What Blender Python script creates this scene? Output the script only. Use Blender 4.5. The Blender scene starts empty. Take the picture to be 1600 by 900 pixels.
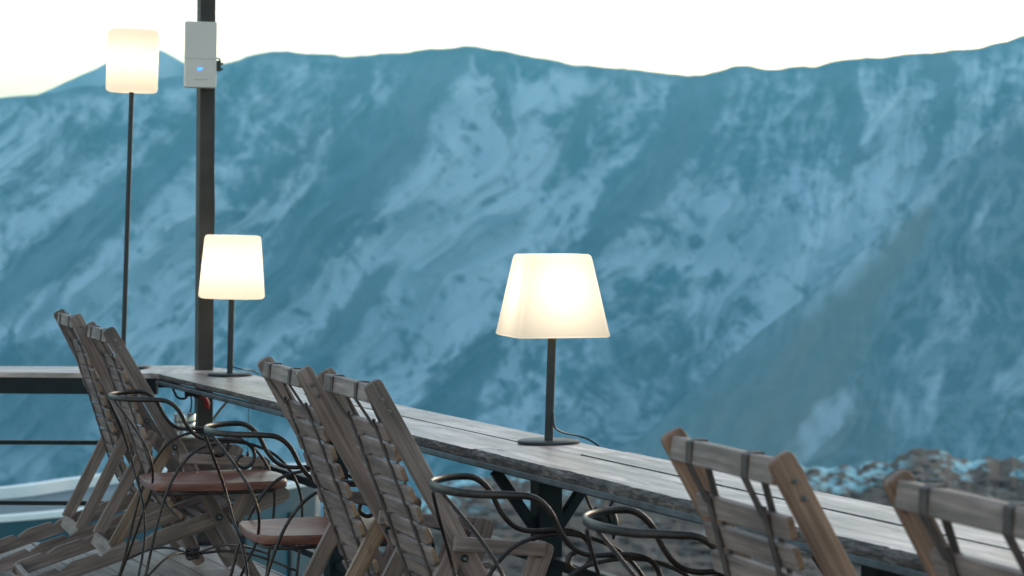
import bpy, bmesh, math, random
import numpy as np
from mathutils import Vector, Matrix
random.seed(7); np.random.seed(7)
S = bpy.context.scene
COL = S.collection
FP, H0, HC = 3800.0, 345.0, 1.393      # focal length in photo pixels, horizon row, eye height

# ------------------------------------------------------------------ helpers
def at(px, py, D):
    """a point seen at photo pixel (px,py) standing D metres away"""
    return Vector(((px-800)/FP*D, D, HC-(py-H0)/FP*D))

def tag(o, label=None, cat=None, group=None, kind=None):
    if label: o['label'] = label
    if cat: o['category'] = cat
    if group: o['group'] = group
    if kind: o['kind'] = kind
    return o

def empty(name, loc, label, cat, group=None, basis=None):
    o = bpy.data.objects.new(name, None); COL.objects.link(o)
    o.empty_display_size = .1
    m = Matrix.Translation(loc)
    if basis is not None: m = m @ basis
    o.matrix_world = m
    return tag(o, label, cat, group)

def obj(name, bm, mat, parent=None, bevel=0, smooth=False, label=None):
    me = bpy.data.meshes.new(name); bm.normal_update(); bm.to_mesh(me); bm.free()
    mats = mat if isinstance(mat, (list, tuple)) else [mat]
    for m in mats: me.materials.append(m)
    if smooth:
        for p in me.polygons: p.use_smooth = True
    o = bpy.data.objects.new(name, me); COL.objects.link(o)
    if parent: o.parent = parent
    if bevel:
        b = o.modifiers.new('b', 'BEVEL'); b.width = bevel; b.segments = 2; b.limit_method = 'ANGLE'; b.angle_limit = .6
    if label: o['label'] = label
    return o

def newbm():
    bm = bmesh.new(); bm.loops.layers.uv.new('grain'); return bm

def prism(bm, outline, o, ax, ay, an, th, mat=0, uvlen=None, off=None):
    """outline (2D, in axes ax, ay from o) extruded +-th/2 along an. The uv runs along the longest side."""
    uv = bm.loops.layers.uv.active
    if off is None: off = random.uniform(0, 40)
    o = Vector(o); ax = Vector(ax); ay = Vector(ay); an = Vector(an)
    lo = [bm.verts.new(o+ax*x+ay*y-an*th/2) for x, y in outline]
    hi = [bm.verts.new(o+ax*x+ay*y+an*th/2) for x, y in outline]
    xs = [p[0] for p in outline]; ys = [p[1] for p in outline]
    flip = (max(ys)-min(ys)) > (max(xs)-min(xs))
    if uvlen == 'n': flip = None
    def u(v):
        d = v.co-o; a, b, c = d.dot(ax), d.dot(ay), d.dot(an)
        if flip is None: return (c+off, a+b+off*1.7)
        if flip: a, b = b, a
        return (a+off, b+c*1.13+off*1.7)
    fs = [bm.faces.new(hi), bm.faces.new(lo[::-1])]
    n = len(outline)
    for i in range(n):
        j = (i+1) % n
        fs.append(bm.faces.new([lo[i], lo[j], hi[j], hi[i]]))
    for f in fs:
        f.material_index = mat
        for l in f.loops: l[uv].uv = u(l.vert)
    bmesh.ops.recalc_face_normals(bm, faces=fs)
    return fs

def board(bm, p0, p1, width, th, side, r0=0, r1=0, off=None, mat=0):
    """board from p0 to p1; thickness along 'side', width across it, with rounded ends r0, r1"""
    p0 = Vector(p0); p1 = Vector(p1); d = p1-p0; L = d.length; ax = d/L
    an = Vector(side); an = (an-ax*an.dot(ax)).normalized(); ay = an.cross(ax)
    w = width/2; pts = []
    def cap(cx, sgn, r):
        if r <= 0: return [(cx, -w*sgn*1), (cx, w*sgn*1)]
        out = []
        for k in range(7):
            t = -math.pi/2+math.pi*k/6
            out.append((cx+sgn*(abs(math.cos(t))**.6*r-r), sgn*math.copysign(abs(math.sin(t))**.6, math.sin(t))*w))
        return out
    pts = cap(L, 1, r1)+cap(0, -1, r0)
    prism(bm, pts, p0, ax, ay, an, th, off=off, mat=mat)

def box(bm, c, size, R=None, mat=0, off=None):
    R = R or Matrix.Identity(3)
    ax, ay, az = R @ Vector((1, 0, 0)), R @ Vector((0, 1, 0)), R @ Vector((0, 0, 1))
    x, y, z = size
    prism(bm, [(-x/2, -y/2), (x/2, -y/2), (x/2, y/2), (-x/2, y/2)], c, ax, ay, az, z, mat=mat, off=off)

def catmull(P, n=8, extra=None):
    P = [Vector(p) for p in P]; out = []
    for i in range(len(P)-1):
        a = P[i-1] if i else P[0]*2-P[1]
        b, c = P[i], P[i+1]
        d = P[i+2] if i+2 < len(P) else c*2-b
        for k in range(n):
            t = k/n
            out.append(.5*((2*b)+(c-a)*t+(2*a-5*b+4*c-d)*t*t+(3*b-a-3*c+d)*t**3))
    out.append(P[-1]); return out

def sweep(bm, P, ra, rb=None, n=10, sm=8, up=(0, 0, 1), fixed_up=False):
    """tube through P; ra, rb radii (numbers or functions of 0..1) along the two section axes"""
    pts = catmull(P, sm) if sm else [Vector(p) for p in P]
    rb = ra if rb is None else rb
    fa = ra if callable(ra) else (lambda t: ra)
    fb = rb if callable(rb) else (lambda t: rb)
    uv = bm.loops.layers.uv.active
    up = Vector(up); rings = []; N = len(pts); dist = 0; ds = []
    t0 = (pts[1]-pts[0]).normalized()
    if abs(t0.dot(up)) > .95: up = Vector((1, 0, 0))
    nrm = (up-t0*up.dot(t0)).normalized()
    for i, p in enumerate(pts):
        t = (pts[min(i+1, N-1)]-pts[max(i-1, 0)]).normalized()
        nrm = ((up if fixed_up else nrm)-t*(up if fixed_up else nrm).dot(t)).normalized()
        bi = t.cross(nrm)
        if i: dist += (p-pts[i-1]).length
        ds.append(dist); q = i/(N-1)
        rings.append([bm.verts.new(p+nrm*math.cos(a)*fb(q)+bi*math.sin(a)*fa(q)) for a in [2*math.pi*k/n for k in range(n)]])
    fs = []
    for i in range(N-1):
        for k in range(n):
            f = bm.faces.new([rings[i][k], rings[i][(k+1) % n], rings[i+1][(k+1) % n], rings[i+1][k]])
            fs.append(f)
            for l, (ii, kk) in zip(f.loops, [(i, k), (i, k+1), (i+1, k+1), (i+1, k)]): l[uv].uv = (ds[ii], kk*.01)
    fs.append(bm.faces.new(rings[0][::-1])); fs.append(bm.faces.new(rings[-1]))
    bmesh.ops.recalc_face_normals(bm, faces=fs)

def lathe(bm, prof, n=40, axis=None, c=(0, 0, 0), ribs=0, ramp=0):
    c = Vector(c); rings = []
    for r, z in prof:
        rings.append([bm.verts.new(c+Vector(((r*(1+ramp*math.cos(ribs*a)))*math.cos(a), (r*(1+ramp*math.cos(ribs*a)))*math.sin(a), z))) for a in [2*math.pi*k/n for k in range(n)]])
    fs = []
    for i in range(len(prof)-1):
        for k in range(n):
            fs.append(bm.faces.new([rings[i][k], rings[i][(k+1) % n], rings[i+1][(k+1) % n], rings[i+1][k]]))
    if prof[0][0] > 1e-6: fs.append(bm.faces.new(rings[0][::-1]))
    if prof[-1][0] > 1e-6: fs.append(bm.faces.new(rings[-1]))
    bmesh.ops.remove_doubles(bm, verts=[v for r in rings for v in r], dist=1e-6)
    bmesh.ops.recalc_face_normals(bm, faces=bm.faces)

def auto_smooth(o):
    for p in o.data.polygons: p.use_smooth = True
    m = o.modifiers.new('e', 'EDGE_SPLIT'); m.split_angle = math.radians(38)

# ------------------------------------------------------------------ materials
def mat(name):
    m = bpy.data.materials.new(name); m.use_nodes = True
    return m, m.node_tree.nodes, m.node_tree.links, m.node_tree.nodes['Principled BSDF']

def plain(name, col, rough=.5, metal=0, bump=0, bscale=200, var=.0):
    m, N, L, P = mat(name)
    P.inputs['Base Color'].default_value = (*col, 1); P.inputs['Roughness'].default_value = rough; P.inputs['Metallic'].default_value = metal
    if var or bump:
        tc = N.new('ShaderNodeTexCoord'); nz = N.new('ShaderNodeTexNoise'); nz.inputs['Scale'].default_value = bscale; nz.inputs['Detail'].default_value = 5
        L.new(tc.outputs['Object'], nz.inputs['Vector'])
        if var:
            n2 = N.new('ShaderNodeTexNoise'); n2.inputs['Scale'].default_value = bscale*.15; n2.inputs['Detail'].default_value = 6; L.new(tc.outputs['Object'], n2.inputs['Vector'])
            r = N.new('ShaderNodeValToRGB'); r.color_ramp.elements[0].position = .35; r.color_ramp.elements[1].position = .68
            r.color_ramp.elements[0].color = (*[c*(1-var) for c in col], 1); r.color_ramp.elements[1].color = (*[min(1, c*(1+var)) for c in col], 1)
            L.new(n2.outputs['Fac'], r.inputs['Fac']); L.new(r.outputs['Color'], P.inputs['Base Color'])
        if bump:
            b = N.new('ShaderNodeBump'); b.inputs['Strength'].default_value = bump; b.inputs['Distance'].default_value = .002
            L.new(nz.outputs['Fac'], b.inputs['Height']); L.new(b.outputs['Normal'], P.inputs['Normal'])
    return m

def wood(name, cols, rough=.7, gx=3, gy=90, stain=.5, bump=.5, crack=True, blot=5, cs=(2.2, 45), ct=(.69, .73)):
    """weathered timber, grain along the uv's first axis"""
    cols = [(r_*1.03, g_*.945, b_*1.0) for r_, g_, b_ in cols]
    m, N, L, P = mat(name)
    tc = N.new('ShaderNodeUVMap'); tc.uv_map = 'grain'
    mp = N.new('ShaderNodeMapping'); mp.inputs['Scale'].default_value = (gx, gy, 1); L.new(tc.outputs['UV'], mp.inputs['Vector'])
    g = N.new('ShaderNodeTexNoise'); g.inputs['Scale'].default_value = 1; g.inputs['Detail'].default_value = 8; g.inputs['Roughness'].default_value = .65; g.inputs['Distortion'].default_value = .6
    L.new(mp.outputs['Vector'], g.inputs['Vector'])
    r = N.new('ShaderNodeValToRGB'); e = r.color_ramp.elements
    e[0].position = .3; e[0].color = (*cols[0], 1); e[1].position = .7; e[1].color = (*cols[2], 1)
    x = e.new(.5); x.color = (*cols[1], 1)
    L.new(g.outputs['Fac'], r.inputs['Fac'])
    mp2 = N.new('ShaderNodeMapping'); mp2.inputs['Scale'].default_value = (blot*.6, blot*2.2, 1); L.new(tc.outputs['UV'], mp2.inputs['Vector'])
    b = N.new('ShaderNodeTexNoise'); b.inputs['Scale'].default_value = 1; b.inputs['Detail'].default_value = 5
    L.new(mp2.outputs['Vector'], b.inputs['Vector'])
    br = N.new('ShaderNodeMapRange'); br.inputs[1].default_value = .35; br.inputs[2].default_value = .7; br.inputs[3].default_value = 1-stain; br.inputs[4].default_value = 1.12
    L.new(b.outputs['Fac'], br.inputs[0])
    mx = N.new('ShaderNodeVectorMath'); mx.operation = 'SCALE'
    L.new(r.outputs['Color'], mx.inputs[0]); L.new(br.outputs[0], mx.inputs['Scale'])
    out = mx.outputs[0]; hsum = g.outputs['Fac']
    if crack:
        mp3 = N.new('ShaderNodeMapping'); mp3.inputs['Scale'].default_value = (*cs, 1); L.new(tc.outputs['UV'], mp3.inputs['Vector'])
        c = N.new('ShaderNodeTexNoise'); c.inputs['Scale'].default_value = 1; c.inputs['Detail'].default_value = 3; c.inputs['Distortion'].default_value = .3
        L.new(mp3.outputs['Vector'], c.inputs['Vector'])
        cr = N.new('ShaderNodeMapRange'); cr.inputs[1].default_value = ct[0]; cr.inputs[2].default_value = ct[1]; cr.inputs[3].default_value = 1; cr.inputs[4].default_value = .35
        L.new(c.outputs['Fac'], cr.inputs[0])
        mx2 = N.new('ShaderNodeVectorMath'); mx2.operation = 'SCALE'
        L.new(out, mx2.inputs[0]); L.new(cr.outputs[0], mx2.inputs['Scale']); out = mx2.outputs[0]
        ad = N.new('ShaderNodeMath'); ad.operation = 'ADD'; L.new(g.outputs['Fac'], ad.inputs[0]); L.new(cr.outputs[0], ad.inputs[1]); hsum = ad.outputs[0]
    L.new(out, P.inputs['Base Color'])
    P.inputs['Roughness'].default_value = rough
    bp = N.new('ShaderNodeBump'); bp.inputs['Strength'].default_value = bump; bp.inputs['Distance'].default_value = .0025
    L.new(hsum, bp.inputs['Height']); L.new(bp.outputs['Normal'], P.inputs['Normal'])
    return m

M = {}
M['grey'] = wood('weathered_grey_wood', [(.10, .07, .053), (.24, .17, .133), (.37, .275, .225)], .62)
M['greyd'] = wood('darker_grey_wood', [(.08, .055, .043), (.165, .116, .093), (.27, .20, .163)], .66)
M['tan'] = wood('tan_wood', [(.13, .08, .045), (.25, .16, .095), (.36, .25, .165)], .6)
M['orange'] = wood('orange_brown_wood', [(.12, .062, .036), (.25, .135, .08), (.36, .22, .14)], .55)
M['slat'] = wood('slat_wood', [(.16, .12, .09), (.265, .19, .15), (.41, .31, .255)], .6, blot=9)
M['slatend'] = wood('slat_end_wood', [(.20, .12, .065), (.32, .20, .12), (.38, .26, .17)], .6)
M['seatred'] = wood('reddish_seat_wood', [(.10, .032, .024), (.22, .08, .052), (.38, .17, .11)], .33, gx=4, gy=38, stain=.3, bump=.15, crack=False)
M['bar'] = wood('bar_plank_wood', [(.22, .145, .11), (.52, .405, .34), (.74, .62, .55)], .45, gx=3, gy=30, stain=.55, bump=.8, blot=4.5, cs=(3.5, 13), ct=(.66, .685))
M['barbrown'] = wood('bar_plank_brown', [(.09, .058, .042), (.21, .142, .105), (.42, .33, .27)], .40, gx=4, gy=40, stain=.45, bump=.5, blot=4.5, cs=(3.5, 13), ct=(.66, .685))
M['baredge'] = wood('bar_plank_edge', [(.02, .016, .013), (.13, .105, .085), (.33, .275, .23)], .85, gx=22, gy=110, stain=.6, bump=.9, crack=False, blot=12)
M['deck'] = wood('deck_wood', [(.15, .135, .12), (.24, .22, .195), (.34, .315, .285)], .6, gx=2.5, gy=40, stain=.35)
M['iron'] = plain('wrought_iron', (.036, .024, .020), .36, .6, bump=.5, bscale=140, var=.45)
M['steel'] = plain('dark_painted_steel', (.006, .010, .013), .5, .0, bump=.3, bscale=90, var=.3)
M['steellight'] = plain('worn_steel_rim', (.10, .11, .12), .45, .2, bump=.3, bscale=90, var=.4)
M['postpaint'] = plain('post_paint', (.05, .038, .032), .5, 0, bump=.2, bscale=60, var=.25)
M['lampmetal'] = plain('lamp_stem_paint', (.028, .029, .031), .5, 0, bump=.1, bscale=300)
for k_, v_ in (('steel', .2), ('postpaint', .25), ('lampmetal', .3), ('seatred', .3), ('bar', .75), ('barbrown', .75)): M[k_].node_tree.nodes['Principled BSDF'].inputs['Specular IOR Level'].default_value = v_
M['strap'] = plain('leather_strap', (.075, .046, .038), .65, 0, bump=.8, bscale=250, var=.4)
M['bolt'] = plain('bolt_steel', (.22, .22, .22), .35, .9)
M['boltwasher'] = plain('black_washer', (.012, .012, .013), .5)
M['cable'] = plain('black_cable', (.01, .011, .013), .5)
M['cabinet'] = plain('cabinet_paint', (.62, .53, .475), .45, 0, bump=.05, bscale=40, var=.03)
M['seam'] = plain('cabinet_seam', (.30, .27, .25), .6)
M['tin'] = plain('tin_metal', (.45, .45, .44), .28, .9, bump=.3, bscale=50, var=.3)
M['red'] = plain('red_cloth', (.48, .03, .02), .6, 0, bump=.8, bscale=60, var=.5)
M['rope'] = plain('pale_wood_rod', (.45, .34, .22), .7, 0, bump=.4, bscale=80, var=.2)
M['teal'] = plain('teal_cladding', (.010, .075, .11), .45, 0, bump=.1, bscale=6, var=.25)
M['rim'] = plain('white_rim', (.80, .80, .79), .5, 0, var=.06, bscale=8)
M['membrane'] = plain('blue_grey_roof', (.045, .095, .125), .6, 0, var=.2, bscale=8, bump=.1)

def em(name, col, s):
    m, N, L, P = mat(name); P.inputs['Emission Color'].default_value = (*col, 1); P.inputs['Emission Strength'].default_value = s
    P.inputs['Base Color'].default_value = (*col, 1); return m
M['led'] = em('blue_led', (.02, .16, .85), .9)  # blue of the cabinet logo, with emission added
M['bulb'] = em('bulb_glass', (1, .82, .6), 6)

def shade_mat(name, glow):
    m, N, L, P = mat(name)
    N.remove(P); out = N['Material Output']
    tr = N.new('ShaderNodeBsdfTranslucent'); tr.inputs['Color'].default_value = (.52, .49, .43, 1)
    df = N.new('ShaderNodeBsdfDiffuse'); df.inputs['Color'].default_value = (.50, .48, .44, 1)
    mx = N.new('ShaderNodeMixShader'); mx.inputs[0].default_value = .45
    L.new(tr.outputs[0], mx.inputs[1]); L.new(df.outputs[0], mx.inputs[2])
    e = N.new('ShaderNodeEmission'); e.inputs['Color'].default_value = (1, .86, .68, 1); e.inputs['Strength'].default_value = glow
    ad = N.new('ShaderNodeAddShader'); L.new(mx.outputs[0], ad.inputs[0]); L.new(e.outputs[0], ad.inputs[1])
    L.new(ad.outputs[0], out.inputs['Surface']); return m
M['shade'] = shade_mat('glowing_shade', .03)

# ------------------------------------------------------------------ world, sun, camera
SUN_EL, SUN_ROT = math.radians(4.6), math.radians(32)
W = bpy.data.worlds.new('World'); S.world = W; W.use_nodes = True
nt = W.node_tree; bg = nt.nodes['Background']
sky = nt.nodes.new('ShaderNodeTexSky'); sky.sky_type = 'NISHITA'; sky.sun_disc = False
sky.sun_elevation = SUN_EL; sky.sun_rotation = SUN_ROT; sky.altitude = 2000
sky.air_density = 1.0; sky.dust_density = 2.5; sky.ozone_density = .5
nt.links.new(sky.outputs[0], bg.inputs['Color']); bg.inputs['Strength'].default_value = .15
ld = bpy.data.lights.new('sun', 'SUN'); ld.energy = .5; ld.angle = math.radians(20); ld.color = (1, .9, .8)
sun = bpy.data.objects.new('sun', ld); COL.objects.link(sun)
sd = Vector((math.sin(SUN_ROT)*math.cos(SUN_EL), math.cos(SUN_ROT)*math.cos(SUN_EL), math.sin(SUN_EL)))
sun.rotation_euler = sd.to_track_quat('Z', 'Y').to_euler()
cd = bpy.data.cameras.new('camera'); cam = bpy.data.objects.new('camera', cd); COL.objects.link(cam)
cam.location = (0, 0, HC); cam.rotation_euler = (math.radians(90), 0, 0)
cd.sensor_width = 36; cd.lens = 36*FP/1600; cd.shift_y = (H0-450)/1600; cd.clip_end = 60000
cd.dof.use_dof = True; cd.dof.focus_distance = 7.2; cd.dof.aperture_fstop = 6.8
S.camera = cam
S.view_settings.view_transform = 'Standard'; S.view_settings.look = 'None'; S.view_settings.gamma = 1; S.view_settings.exposure = 2.2
S.render.resolution_x = 1024; S.render.resolution_y = 576

# ------------------------------------------------------------------ terrain
def hashgrid(seed, n=256):
    return np.random.RandomState(seed).rand(n, n)
_G = {}
def vnoise(x, y, seed):
    g = _G.setdefault(seed, hashgrid(seed)); n = g.shape[0]
    xi = np.floor(x).astype(int); yi = np.floor(y).astype(int); fx = x-xi; fy = y-yi
    fx = fx*fx*(3-2*fx); fy = fy*fy*(3-2*fy)
    a = g[xi % n, yi % n]; b = g[(xi+1) % n, yi % n]; c = g[xi % n, (yi+1) % n]; d = g[(xi+1) % n, (yi+1) % n]
    return (a*(1-fx)+b*fx)*(1-fy)+(c*(1-fx)+d*fx)*fy
def fbm(x, y, seed, o=5, gain=.5, ridged=False):
    s = 0; a = 1; t = 0
    for k in range(o):
        v = vnoise(x*2**k+k*17.3, y*2**k+k*9.1, seed+k)
        if ridged: v = 1-np.abs(2*v-1)
        s = s+a*v; t += a; a *= gain
    return s/t
def sstep(a, b, x):
    t = np.clip((x-a)/(b-a), 0, 1); return t*t*(3-2*t)

def terrain_mat(name, rock, rock2, snow=(.74, .80, .86)):
    m, N, L, P = mat(name)
    a = N.new('ShaderNodeAttribute'); a.attribute_name = 'snow'
    b = N.new('ShaderNodeAttribute'); b.attribute_name = 'tone'
    r = N.new('ShaderNodeMix'); r.data_type = 'RGBA'; r.inputs['A'].default_value = (*rock, 1); r.inputs['B'].default_value = (*rock2, 1)
    L.new(b.outputs['Fac'], r.inputs['Factor'])
    s = N.new('ShaderNodeMix'); s.data_type = 'RGBA'; s.inputs['B'].default_value = (*snow, 1)
    L.new(a.outputs['Fac'], s.inputs['Factor']); L.new(r.outputs['Result'], s.inputs['A'])
    L.new(s.outputs['Result'], P.inputs['Base Color']); P.inputs['Roughness'].default_value = .9
    P.inputs['Specular IOR Level'].default_value = .1
    return m

def grid_mesh(name, X, Y, Z, snow, tone, m, label=None):
    ny, nx = X.shape
    co = np.stack([X, Y, Z], -1).reshape(-1, 3).astype(np.float32)
    idx = np.arange(nx*ny).reshape(ny, nx)
    q = np.stack([idx[:-1, :-1], idx[:-1, 1:], idx[1:, 1:], idx[1:, :-1]], -1).reshape(-1, 4)
    me = bpy.data.meshes.new(name); me.from_pydata(co.tolist(), [], q.tolist())
    for an, arr in (('snow', snow), ('tone', tone)):
        at_ = me.attributes.new(an, 'FLOAT', 'POINT'); at_.data.foreach_set('value', arr.reshape(-1).astype(np.float32))
    me.materials.append(m)
    me.polygons.foreach_set('use_smooth', [True]*len(me.polygons))
    o = bpy.data.objects.new(name, me); COL.objects.link(o); o['kind'] = 'structure'
    if label: o['label'] = label
    return o

RIDGE = [(-700, 260), (-200, 190), (0, 153), (60, 146), (130, 136), (200, 130), (285, 118), (350, 98), (390, 86), (430, 79), (480, 84), (530, 88), (580, 84), (640, 80), (700, 76), (735, 72), (770, 78), (820, 87), (900, 101), (970, 105), (1000, 108), (1040, 115), (1095, 117), (1130, 109), (1155, 104), (1190, 106), (1230, 107), (1270, 104), (1310, 94), (1340, 91), (1390, 90), (1430, 85), (1470, 80), (1530, 74), (1570, 66), (1600, 55), (1700, 30), (2300, 10)]

def band(px, py, line, soft=.28):
    """distance mask of a bare strip: line = [(x,y,halfwidth)...] with y growing"""
    ys = [p[1] for p in line]
    cx = np.interp(py, ys, [p[0] for p in line]); hw = np.interp(py, ys, [p[2] for p in line])
    inside = 1-sstep(1-soft, 1+soft, np.abs(px-cx)/hw)
    return inside*sstep(ys[0]-25, ys[0]+5, py)*(1-sstep(ys[-1]-60, ys[-1]+10, py))

def build_mountain():
    nx, ny, nb = 760, 330, 30
    px1 = np.linspace(-700, 2300, nx)
    rid = np.interp(px1, [p[0] for p in RIDGE], [p[1] for p in RIDGE])
    rid = rid+(fbm(px1/40, px1*0, 5, 6, .6)-.5)*10
    t = np.linspace(0, 1, ny)[:, None]
    PY = rid[None]+(900-rid[None])*t; PX = np.repeat(px1[None], ny, 0)
    # coordinates running down the fall line (to the lower left)
    fall = np.interp(PX, [0, 700, 1100, 1600], [.85, .75, .45, .25])
    U = (PX+PY*fall); V = PY
    wx = (fbm(PX/130, PY/130, 90, 3)-.5)*80; wy = (fbm(PX/130+9, PY/130, 95, 3)-.5)*80
    rel = fbm((U+wx)/170, (V+wy)/520, 11, 5, ridged=True)
    rel2 = fbm((U+wx)/60, (V+wy)/200, 21, 4, ridged=True)
    D = 2650-650*t-(rel-.5)*250*(.15+.85*sstep(0, .12, t))-(rel2-.5)*85*sstep(0, .08, t)
    # snow mask
    n1 = fbm((U+wx)/105, (V+wy)/190, 31, 6, .62)
    n2 = fbm((PX+wx*1.4)/30, (PY+wy*1.4)/42, 41, 6, .66, ridged=True)
    n3 = fbm((U+wx*.6)/26, (V)/120, 51, 4, .6)
    n4 = fbm((PX+wx)/240, (PY+wy)/200, 71, 3)
    n5 = fbm((U+wx)/12, V/34, 55, 3, .6)
    broad = sstep(.36, .62, .55*n1+.45*n4)
    wisp = sstep(.50, .80, n2)*.6+sstep(.50, .78, fbm((U+wx*.8)/17, (V+wy*.5)/62, 58, 5, .62, ridged=True))*.55
    fine = fbm(PX/9, PY/13, 61, 4, .65)
    mott = sstep(.40, .60, .5*n3+.5*n5)
    iso = fbm((PX+wx*1.2)/26, (PY+wy*1.2)/26, 91, 6, .68)
    isr = fbm((PX+wx*1.5)/40, (PY+wy*1.5)/34, 97, 6, .62, ridged=True)
    snow = .27+.26*broad+.30*wisp+.26*mott+(iso-.5)*1.5+(fine-.5)*.6+(sstep(.5, .85, isr)-.35)*.55
    snow = snow*(.6+.4*sstep(.38, .56, n4))
    snow = .80*sstep(.12, .86, snow)
    # long vertical runnels on the right-hand faces
    run = fbm((PX+wx*.35+(PY-150)*.12)/15, PY/230, 63, 4, .6, ridged=True)
    snow = snow+(sstep(.55, .85, run)*.38-.10)*sstep(1120, 1250, PX)*(1-sstep(330, 470, PY))
    layer = fbm((PX+wx)/90, (PY+.25*PX+wy*.3)/9, 64, 4, .55, ridged=True)
    snow = snow+(sstep(.5, .85, layer)-.4)*.30*np.exp(-((PX-1240)/110)**2-((PY-270)/85)**2)
    snow = np.clip(snow, 0, 1)
    wob = (fbm(PX/45, PY/45, 81, 5, .6)-.5)*60
    bare = 0
    for ln in ([(690, 75, 50), (650, 150, 62), (605, 230, 62), (520, 330, 66), (440, 430, 45), (380, 520, 30)],
               [(330, 190, 26), (250, 260, 46), (150, 340, 60), (60, 420, 46), (-60, 520, 60)],
               [(1100, 110, 34), (1080, 190, 42), (1010, 280, 52), (940, 370, 24), (890, 430, 16)],
               [(1295, 100, 26), (1325, 170, 18), (1335, 240, 12), (1290, 300, 12)],
               [(1468, 90, 20), (1470, 180, 16), (1450, 240, 16), (1400, 300, 12)],
               [(600, 420, 26), (545, 500, 34), (470, 600, 40), (380, 700, 40)],
               [(780, 110, 12), (790, 180, 10), (800, 250, 8)],
               [(920, 160, 16), (900, 230, 22), (880, 300, 18)],
               [(100, 560, 60), (60, 640, 90), (0, 740, 130)],
               [(760, 520, 22), (720, 600, 30), (690, 700, 30)]):
        bare = np.maximum(bare, band(PX+wob, PY+wob*.4, ln)*.95)
    snow = snow*(1-bare*.9)
    snow = snow*(1-.75*(1-sstep(3, 26, PY-rid[None]+wob*.3)))      # the crest is blown bare
    snow = snow*(1-.45*sstep(620, 860, PY))
    tone = np.clip(sstep(.4, .65, fbm((U+wx)/150, V/300, 66, 4))*.7+bare*.35, 0, 1)
    # the far side of the crest
    tb = np.linspace(0, 1, nb)[1:, None]
    X = (PX-800)/FP*D; Z = HC-(PY-H0)/FP*D
    Db = D[0][None]+tb*700; Xb = X[0][None]*(Db/D[0][None]); Zb = Z[0][None]-tb*380-tb*(1-tb)*30
    X = np.vstack([Xb[::-1], X]); Y = np.vstack([Db[::-1], D]); Z = np.vstack([Zb[::-1], Z])
    sn = np.vstack([np.repeat(snow[:1], nb-1, 0), snow]); tn = np.vstack([np.repeat(tone[:1], nb-1, 0), tone])
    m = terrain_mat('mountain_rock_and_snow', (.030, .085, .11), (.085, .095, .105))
    grid_mesh('mountain', X, Y, Z, sn, tn, m, 'broad mountain wall streaked with snow across the valley')

def build_spur():
    L = [(780, 800), (900, 742), (1000, 680), (1100, 597), (1200, 512), (1300, 430), (1400, 345), (1480, 255), (1560, 190), (1640, 120), (1800, 40), (2300, 10)]
    nx, ny, nb = 420, 220, 16
    px1 = np.linspace(700, 2300, nx)
    rid = np.interp(px1, [p[0] for p in L], [p[1] for p in L]); rid = np.minimum(rid, 880)+(fbm(px1/60, px1*0, 7, 4)-.5)*16
    t = np.linspace(0, 1, ny)[:, None]
    PY = rid[None]+(930-rid[None])*t; PX = np.repeat(px1[None], ny, 0)
    wx = (fbm(PX/130, PY/130, 190, 3)-.5)*80
    U = PX+PY*.55
    rel = fbm((U+wx)/190, PY/600, 111, 5, ridged=True)
    D = 1750-480*t-(rel-.5)*120*(.1+.9*sstep(0, .2, t))
    n = .5*fbm((U+wx)/55, PY/170, 131, 5, .6)+.5*fbm((PX+wx)/30, PY/46, 141, 5, .6)
    wob = (fbm(PX/45, PY/45, 181, 4)-.5)*50
    where = np.maximum.reduce([band(PX+wob, PY, [(1560, 330, 16), (1530, 400, 26), (1480, 500, 34), (1430, 590, 44), (1400, 700, 60)]),
                               band(PX+wob, PY, [(1330, 600, 14), (1290, 680, 40), (1270, 760, 60)]),
                               band(PX+wob, PY, [(1590, 560, 20), (1560, 640, 36), (1530, 740, 40)])])
    snow = np.clip(sstep(.46, .66, n)*where*.42+.04, 0, 1)
    edge = (1-sstep(0, 60, (PY-rid[None])))*sstep(.45, .6, n)*.5*sstep(1150, 1300, PX)
    snow = np.clip(snow+edge, 0, 1)
    brown = band(PX+wob*.5, PY, [(1440, 330, 14), (1400, 400, 34), (1300, 500, 70), (1230, 600, 120), (1180, 760, 220)], .8)
    tone = np.clip(brown*(.35+.9*fbm(U/26, PY/110, 151, 6, .62))+(fbm((U+wx)/34, PY/90, 155, 5, .62)-.5)*.5, 0, 1)
    snow = np.clip(snow+.16*sstep(.55, .75, fbm((PX+wx)/20, PY/30, 157, 5, .65, ridged=True))*(1-brown*.7), 0, 1)
    tb = np.linspace(0, 1, nb)[1:, None]
    X = (PX-800)/FP*D; Z = HC-(PY-H0)/FP*D
    Db = D[0][None]+tb*300; Xb = X[0][None]*(Db/D[0][None]); Zb = Z[0][None]-tb*200
    X = np.vstack([Xb[::-1], X]); Y = np.vstack([Db[::-1], D]); Z = np.vstack([Zb[::-1], Z])
    sn = np.vstack([np.repeat(snow[:1], nb-1, 0), snow]); tn = np.vstack([np.repeat(tone[:1], nb-1, 0), tone])
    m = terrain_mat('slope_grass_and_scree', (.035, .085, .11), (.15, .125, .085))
    grid_mesh('mountain_slope', X, Y, Z, sn, tn, m, 'darker bare mountain slope descending from the right')

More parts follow.
